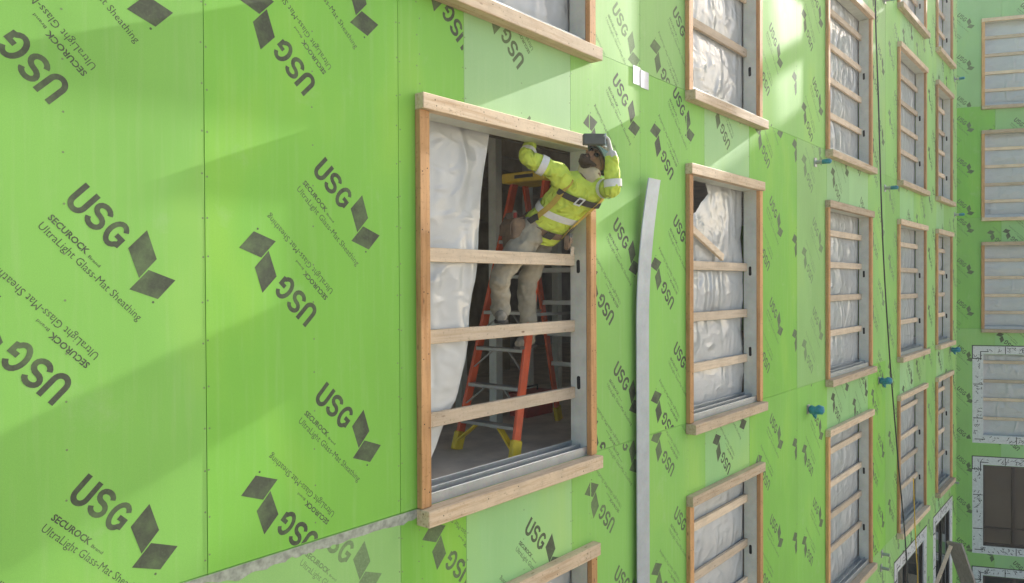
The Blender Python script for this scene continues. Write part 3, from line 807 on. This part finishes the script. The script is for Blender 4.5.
# body: one continuous figure under the clothes
b = MB()
b.loft(torso_rings(.84))
b.tube([nek-ax*.05, nek+ax*.03, hp(0, -.03, -.06)], [.06, .058, .056], 14)
b.ball(hp(0, -.012, .025), .078, .096, .095, H3, 20, 14)
b.ball(hp(0, .018, -.045), .062, .070, .075, H3, 18, 12)
b.ball(hp(0, .060, -.098), .028, .026, .022, H3)                       # chin
b.tube([hp(0, .084, .022), hp(0, .100, -.006), hp(0, .106, -.022), hp(0, .088, -.032)], [.009, .012, .016, .010], 10)   # nose
for s_ in (-1, 1):
    b.ball(hp(.078*s_, -.012, -.012), .012, .022, .033, H3)              # ears
    b.ball(hp(.034*s_, .074, -.020), .022, .016, .018, H3)               # cheeks
    b.tube([hp(.012*s_, .088, .030), hp(.045*s_, .078, .030)], [.010, .009], 8)  # brow
b.tube([hp(-.026, .086, -.060), hp(0, .094, -.060), hp(.026, .086, -.060)], [.006, .010, .006], 8)    # lips
for S, E_, Wr in ((RS, RE, RW), (LS, LE, LW)): limb(b, [S.lerp(che, .3), S, S.lerp(E_, .5), E_, E_.lerp(Wr, .4), Wr], [.06, .055, .045, .040, .040, .026])
for Hh, K, A in ((RH, RK, RA), (LH, LK, LA)): limb(b, [Hh.lerp(pel, .4), Hh, Hh.lerp(K, .5), K, K.lerp(A, .35), A], [.085, .082, .068, .052, .05, .035])
RD = V((.55, .35, .75)); LD = V((-.08, .22, .95))
hand(b, RW, RD, V((.4, -.8, -.1)), 1, .35, .0082)
hand(b, LW, LD, -rt, 1, .6, .0082, -1)
RT_ = (V((4.22, .13, -.262))-RA); LT_ = (V((4.68, .40, -.49))-LA)
for A, T_ in ((RA, RT_), (LA, LT_)): b.tube([A+V((0, 0, .02)), A+V((0, 0, -.02)), A+T_*.35+V((0, 0, .0))], [.03, .03, .024], 10)
body = bake(b, 'body', 'skin', WP, .0085, 2)
# shirt
s = MB(); s.loft(torso_rings(1.0, .0, 28, [-.02, .1, .2, .35, .5, .65, .8, .92, .99]))
for S, E_, Wr in ((RS, RE, RW), (LS, LE, LW)):
    limb(s, [S.lerp(che, .45), S.lerp(che, .05), S.lerp(E_, .5), E_, E_.lerp(Wr, .35), E_.lerp(Wr, .94)], [.09, .080, .066, .057, .056, .043])
bake(s, 'shirt', 'hivis', WP, .009, 2, .012, 9)
# collar gaiter and beard
m = MB(); m.tube([nek-ax*.035, nek+ax*.02, hp(0, -.05, -.088), hp(0, -.035, -.050)], [(.080, .072), (.072, .066), (.070, .068), (.066, .07)], 18, smooth=3); bake(m, 'neck_gaiter', 'gaiter', WP, .009, 2, .006, 24)
m = MB(); m.ball(hp(0, .042, -.085), .056, .056, .040, H3, 16, 10)
m.tube([hp(-.066, .02, -.03), hp(-.052, .058, -.066), hp(0, .083, -.082), hp(.052, .058, -.066), hp(.066, .02, -.03)], [.010, .020, .020, .020, .010], 10, smooth=3)
m.tube([hp(-.03, .086, -.053), hp(0, .100, -.044), hp(.03, .086, -.053)], [.006, .009, .006], 8); bake(m, 'beard', 'beard', WP, .007, 1, .004, 60)
m = MB()
for s_ in (-1, 1): m.ball(hp(.034*s_, .083, .008), .029, .012, .019, H3, 14, 8)
gl = m.build('safety_glasses', 'lens', WP, smooth=True)
m = MB(); m.tube([hp(-.012, .095, .012), hp(.012, .095, .012)], [.004, .004], 6)
for s_ in (-1, 1): m.tube([hp(.062*s_, .078, .012), hp(.083*s_, .03, .008), hp(.085*s_, -.02, .0)], [.0035, .0035, .003], 6)
m.build('temple', 'strapd', gl, smooth=True)
# hard hat
m = MB(); rings = []
for i in range(11):
    a = math.pi/2*i/10; rr = math.cos(a); zz = math.sin(a)
    rings.append([hp((.112*rr+.0005)*math.cos(q), -.014+(.136*rr+.0005)*math.sin(q), .048+.118*zz) for q in [2*math.pi*k/32 for k in range(32)]])
m.loft(rings)
m.tube([hp(0, -.13, .10), hp(0, -.08, .148), hp(0, 0, .166), hp(0, .07, .146), hp(0, .11, .09)], [.010, .013, .013, .013, .010], 8, smooth=3)
hat = m.build('hard_hat', 'hat', WP, smooth=True)
m = MB(); o_ = []; i_ = []
for k in range(32):
    q = 2*math.pi*k/32; e_ = .014+.036*max(0, math.sin(q))**2; dz = .048-.012*max(0, math.sin(q))
    i_.append((.110*math.cos(q), -.014+.134*math.sin(q), .048)); o_.append(((.112+e_)*math.cos(q), -.014+(.136+e_)*math.sin(q), dz-.004))
m.loft([[hp(*p) for p in i_], [hp(*p) for p in o_], [hp(p[0], p[1], p[2]-.006) for p in o_], [hp(p[0], p[1], p[2]-.008) for p in i_]], False); m.build('brim', 'hat', hat, smooth=True)
m = MB(); m.tube([hp(.108*math.cos(q), -.014+.132*math.sin(q), .036) for q in [2*math.pi*k/24 for k in range(25)]], [.008]*25, 8); m.build('headband', 'strapd', hat, smooth=True)
# reflective bands
def band_ring(t0, t1, off):
    m = MB(); m.loft(torso_rings(1, off, 40, [t0, (t0+t1)/2, t1]), False); m.build('reflective_band', 'refl', WP, smooth=True)
band_ring(.34, .44, .012)
def sleeve_band(a, b_, t, rad, L=.05):
    c_ = a.lerp(b_, t); d = (b_-a).normalized(); m = MB(); m.tube([c_-d*L/2, c_, c_+d*L/2], [rad, rad*1.01, rad], 20, False); m.build('reflective_band', 'refl', WP, smooth=True)
sleeve_band(RS, RE, .5, .0765, .055); sleeve_band(RE, RW, .2, .0665, .055); sleeve_band(LE, LW, .14, .0665, .055); sleeve_band(LS, LE, .5, .077, .055)
# harness: shoulder straps, chest strap with buckle
def strap(keys, mat, wd=.042, off=.016, nm='harness_strap', th=.006):
    pts = []; nr = []
    for i in range(len(keys)-1):
        for k in range(6):
            q = k/6; t = keys[i][0]*(1-q)+keys[i+1][0]*q; a = keys[i][1]*(1-q)+keys[i+1][1]*q
            p, n_ = tors(t, a % (2*math.pi), off); pts.append(p); nr.append(n_)
    p, n_ = tors(keys[-1][0], keys[-1][1] % (2*math.pi), off); pts.append(p); nr.append(n_)
    # ease the polyline
    for _ in range(2): pts = [pts[0]]+[(pts[i-1]+pts[i]*2+pts[i+1])/4 for i in range(1, len(pts)-1)]+[pts[-1]]
    m = MB(); m.ribbon(pts, nr, wd, th); return m.build(nm, mat, WP)
hp_ = math.pi/2
strap([(.10, hp_+.95), (.5, hp_+.72), (.78, hp_+.66), (.93, hp_+.75)], 'strapy')
strap([(.10, hp_-.95), (.5, hp_-.72), (.78, hp_-.66), (.93, hp_-.75)], 'strapy')
strap([(.74, hp_+.85), (.73, hp_+.3), (.73, hp_-.3), (.74, hp_-.85)], 'strapd', .046, .020, 'chest_strap', .007)
strap([(.16, hp_+.98), (.30, hp_+.82)], 'strapd', .05, .024, 'strap_adjuster'); strap([(.16, hp_-.98), (.30, hp_-.82)], 'strapd', .05, .024, 'strap_adjuster')
p, n_ = tors(.73, hp_, .034)
m = MB(); Mb = Matrix((sh, ax, sh.cross(ax))).transposed().to_4x4(); Mb.translation = p
for q in ((-.026, .026, .024, .036), (-.026, .026, -.036, -.024), (-.026, -.016, -.024, .024), (.016, .026, -.024, .024)): m.cbox(q[0], q[1], q[2], q[3], -.006, .006, .002, Mb)
m.build('buckle', 'refl', WP)
# trousers
t_ = MB(); t_.loft([[p for p in r_] for r_ in torso_rings(1.0, .004, 24, [-.10, 0., .10])])
t_.ball(pel-ax*.04, .165, .125, .11, Matrix((sh, frn, ax)).transposed(), 18, 12)
limb(t_, [RH.lerp(pel, .35), RH, RH.lerp(RK, .5), RK, RK.lerp(RA, .35), RK.lerp(RA, .75), RA], [.115, .115, .10, .080, .074, .068, .074])
limb(t_, [LH.lerp(pel, .35), LH, LH.lerp(LK, .5), LK, LK.lerp(LA, .35), LK.lerp(LA, .75), LA], [.115, .110, .094, .078, .074, .068, .074])
bake(t_, 'trousers', 'khaki', WP, .012, 3, .014, 11, 4)
for A, T_, so_ in ((RA, RT_, -.295), (LA, LT_, -.525)):
    d = V((T_.x, T_.y, 0)).normalized(); z = so_
    m = MB(); base = V((A.x, A.y, 0))
    P = lambda f_, h_: V((base.x+d.x*f_, base.y+d.y*f_, z+h_))
    m.tube([P(-.075, .055), P(-.04, .06), P(.02, .058), P(.09, .05), P(.15, .045), P(.195, .040)], [(.028, .030), (.045, .045), (.048, .050), (.050, .044), (.050, .038), (.026, .024)], 14, ref=(0, 0, 1), smooth=3)
    m.tube([P(-.01, .05), P(-.012, .12), A+V((0, 0, .05))], [(.055, .05), (.055, .05), .058], 14)
    bt = bake(m, 'boot', 'boot', WP, .009, 2, .005, 30)
    m = MB(); pr_ = [(-.085, .03), (-.07, .042), (0, .044), (.1, .052), (.16, .047), (.20, .024)]; sd2 = V((-d.y, d.x, 0)); vs = []
    for f_, wd in pr_:
        for sg in (-1, 1): vs += [P(f_, .002)+sd2*wd*sg, P(f_, .026)+sd2*wd*sg]
    n = len(pr_); fs = []
    for i in range(n-1):
        a = i*4; fs += [(a, a+4, a+6, a+2), (a+1, a+3, a+7, a+5), (a, a+1, a+5, a+4), (a+2, a+6, a+7, a+3)]
    fs += [(0, 2, 3, 1), tuple((n-1)*4+k for k in (0, 1, 3, 2))]; m.add(vs, fs); m.build('sole', 'sole', bt)
# gloves
m = MB(); hand(m, RW, RD, V((.4, -.8, -.1)), 1.08, .35, .0108); m.tube([RW-RD.normalized()*.045, RW+RD.normalized()*.01], [.043, .036], 14); bake(m, 'glove', 'glove', WP, .006, 1)
m = MB(); hand(m, LW, LD, -rt, 1.08, .6, .0108, -1); m.tube([LW-LD.normalized()*.045, LW+LD.normalized()*.01], [.043, .036], 14); bake(m, 'glove', 'glove', WP, .006, 1)
# shirt tail, tool belt, pouches
m = MB(); R_ = torso_rings(1, .018, 40, [-.07, -.03, .03, .10]); vs = []
for i, r_ in enumerate(R_):
    for k in range(3, 12+6): vs.append(r_[k])
m.add(vs, [(i*15+k, i*15+k+1, i*15+k+16, i*15+k+15) for i in range(3) for k in range(14)]); m.build('shirt_tail', 'hivis', WP, smooth=True)
m = MB(); R_ = torso_rings(1, .020, 40, [.06, .075, .15, .165]); m.loft(R_, False); belt = m.build('tool_belt', 'leather', WP, smooth=True)
p, n_ = tors(.11, hp_-.1, .03); m = MB(); Mb.translation = p; m.cbox(-.035, .035, -.03, .03, -.006, .006, .003, Mb); m.build('belt_buckle', 'strapd', belt)
def pouch(t, a, size, lean=(0, 0, -1)):
    p, n_ = tors(t, a, .03); dn = (V(lean)).normalized(); s_ = dn.cross(n_).normalized(); n2 = s_.cross(dn)
    m = MB(); w_, h_, d_ = size
    rings = []
    for f_, k_ in ((0, .85), (.04, 1), (.5, 1.05), (.85, .95), (1, .6)):
        c_ = p+dn*h_*(f_-.1)+n2*d_*.5
        rings.append([c_+s_*(w_*.5*k_*math.copysign(abs(math.cos(q))**.35, math.cos(q)))+n2*(d_*.5*k_*math.copysign(abs(math.sin(q))**.35, math.sin(q))) for q in [2*math.pi*k/16 for k in range(16)]])
    m.loft(rings); o = m.build('tool_pouch', 'leather', WP)
    m = MB(); m.ribbon([p+dn*h_*f_+n2*d_*k_ for f_, k_ in ((-.12, .2), (-.08, .8), (.1, 1.1), (.42, 1.12))], [n2]*4, w_*.9, .006); m.build('pouch_flap', 'leather', o)
    return o, p, dn, s_, n2
po, p, dn, s_, n2 = pouch(.08, math.pi-.3, (.19, .25, .12)); 
m = MB(); a = p+n2*.05; m.tube([a+dn*.1, a-dn*.09], [.014, .017], 10); m.build('hammer_handle', 'boot', po, smooth=True)
m = MB(); a = p+n2*.075-s_*.05; m.tube([a+dn*.1, a-dn*.07], [.012, .014], 8); m.build('pliers_handle', 'red', po, smooth=True)
pouch(.05, math.pi+.5, (.15, .22, .10))
po, p, dn, s_, n2 = pouch(.13, .55, (.085, .11, .04), (.0, .1, -1))
m = MB()
for q in (-.04, 0., .035): m.tube([p+n2*.035+s_*q*.8+dn*.03, p+n2*.04+s_*q-dn*.03], [.007, .008], 8)
m.build('tool_shafts', 'tool', po, smooth=True)
m = MB()
for q in range(4): m.ribbon([p+n2*.06+s_*(-.05+.03*q)+dn*z for z in (.07, .10, .14)], [n2]*3, .016, .004)
m.build('webbing_tails', 'gaiter', po)
# tool held against the header
m = MB(); c_ = V((4.715, -.345, 1.055)); Mt = Matrix((V((.70, -.71, .0)).normalized(), V((.71, .70, 0)).normalized(), V((0, 0, 1)))).transposed().to_4x4(); Mt.translation = c_
m.cbox(-.085, .07, -.028, .028, -.040, .040, .006, Mt)
tl = root('hand_tool', tuple(c_+V((0, 0, ZC-.04))), 'dark grey rectangular block held by the gloved hand at the header end', 'tool')
bd_ = m.build('block', 'tool', tl)
m = MB(); m.cbox(-.07, .06, .028, .033, -.03, .03, .001, Mt); m.build('face_plate', 'galv', tl)
m = MB(); m.cbox(.07, .082, -.030, .030, -.042, .042, .003, Mt); m.build('end_plate', 'galvp', tl)

# ------------------------------------------------------------------ loose things on the facade
m = MB(); zs = np.linspace(-5.2, .93, 60); vs = []
for z in zs:
    k = max(0, (z+.35)/1.28); dx = .13*k**1.8; y = -.05-.05*k**2
    for xx, yy in ((5.83, .006), (5.835, 0), (6.045, 0), (6.05, .006)): vs.append((xx+dx, y+yy, z))
    for xx, yy in ((6.05, .008), (5.83, .008)): vs.append((xx+dx, y+yy, z))
n = 6; fs = []
for i in range(len(zs)-1):
    for k in range(n): a = i*n+k; b_ = i*n+(k+1) % n; fs.append((a, b_, b_+n, a+n))
fs += [tuple(range(n)), tuple((len(zs)-1)*n+k for k in range(n))]
m.add(vs, fs); one(m, 'metal_strip', 'galvp', (5.95, -.05, ZC-5.2), 'long pale galvanised strip hanging upright with its top bent, right of the worker', 'metal strip')
m = MB(); m.bar((7.0, .09, .62), (7.95, .10, .28), .075, .036, (0, 0, 1), .003)
one(m, 'loose_board', 'rail', (7.0, .09, ZC+.55), 'pale board hanging askew across the torn plastic of the second column opening', 'board')
m = MB(); cb = [(12.9, -.22, 8.5), (13.05, -.2, 4.7), (13.25, -.2, 2.95), (13.6, -.18, .74), (14.05, -.18, -1.2), (14.65, -.18, -3.1), (15.4, -.2, -5.85), (15.9, -.25, -11.35)]
m.tube(cb, [.012]*len(cb), 8, smooth=8); one(m, 'hanging_cable', 'cable', (15.9, -.25, ZC-11.35), 'black cable hanging slantwise down the facade beside the third window column', 'cable', True)
m = MB(); cb = [(16.12, -.125, -3.75), (16.2, -.13, -4.5), (16.32, -.14, -5.3), (16.42, -.15, -6.2), (16.6, -.2, -11.3)]
m.tube(cb, [.010]*len(cb), 8, smooth=8); one(m, 'yellow_cord', 'yel', (16.6, -.2, ZC-11.3), 'thin yellow cord hanging in front of the taped lower window', 'cord', True)
# trestle of boards on a scaffold deck below the frame
tr = root('board_trestle', (17.75, -.5, ZC-6.8), 'pale board and pole leaned together as an inverted V at lower right', 'trestle')
ap = V((17.78, -.52, -5.37))
m = MB(); m.bar((18.13, -.93, -6.8), ap+V((.03, -.02, .03)), .05, .34, (.86, -.45, .1), .004); m.build('wide_board', 'plank', tr)
m = MB(); m.bar((17.36, -.08, -6.8), ap+V((-.04, .03, -.03)), .045, .07, (1, 0, 0), .004); m.build('pole', 'rail', tr)
sf = root('scaffold', (18, -.9, 0), 'steel scaffold tower with plank deck at the far end of the facade', 'scaffold')
for x in (16.6, 19.4):
    for y in (-.25, -1.55):
        m = MB(); m.tube([(x, y, -ZC), (x, y, -6.84)], [.024, .024], 12); m.build('standard', 'tube', sf, smooth=True)
for x in (16.6, 19.4):
    m = MB(); m.tube([(x, -.25, -6.87), (x, -1.55, -6.87)], [.024, .024], 12); m.build('ledger', 'tube', sf, smooth=True)
for i in range(5):
    m = MB(); y = -.3-.26*i; m.cbox(16.4, 19.6, y-.24, y, -6.845, -6.80, .004); m.build('plank', 'wh', sf)
for o in bpy.data.objects:
    if '_o' in o: del o['_o']

# ------------------------------------------------------------------ thin haze volume added in place of the lens veil
HAZE = 0.0013
if HAZE:
    hm = bpy.data.materials.new('veil_haze'); hm.use_nodes = True; hn = hm.node_tree.nodes; hn.clear()
    ho = hn.new('ShaderNodeOutputMaterial'); hv_ = hn.new('ShaderNodeVolumePrincipled')
    hv_.inputs['Color'].default_value = (.95, .97, 1, 1); hv_.inputs['Density'].default_value = HAZE; hv_.inputs['Anisotropy'].default_value = .35
    hm.node_tree.links.new(hv_.outputs[0], ho.inputs['Volume'])
    MT['haze'] = hm
    m = MB(); m.box(-620, 620, -620, 620, -ZC-1.5, 12); h = m.build('haze', 'haze'); h['kind'] = 'stuff'
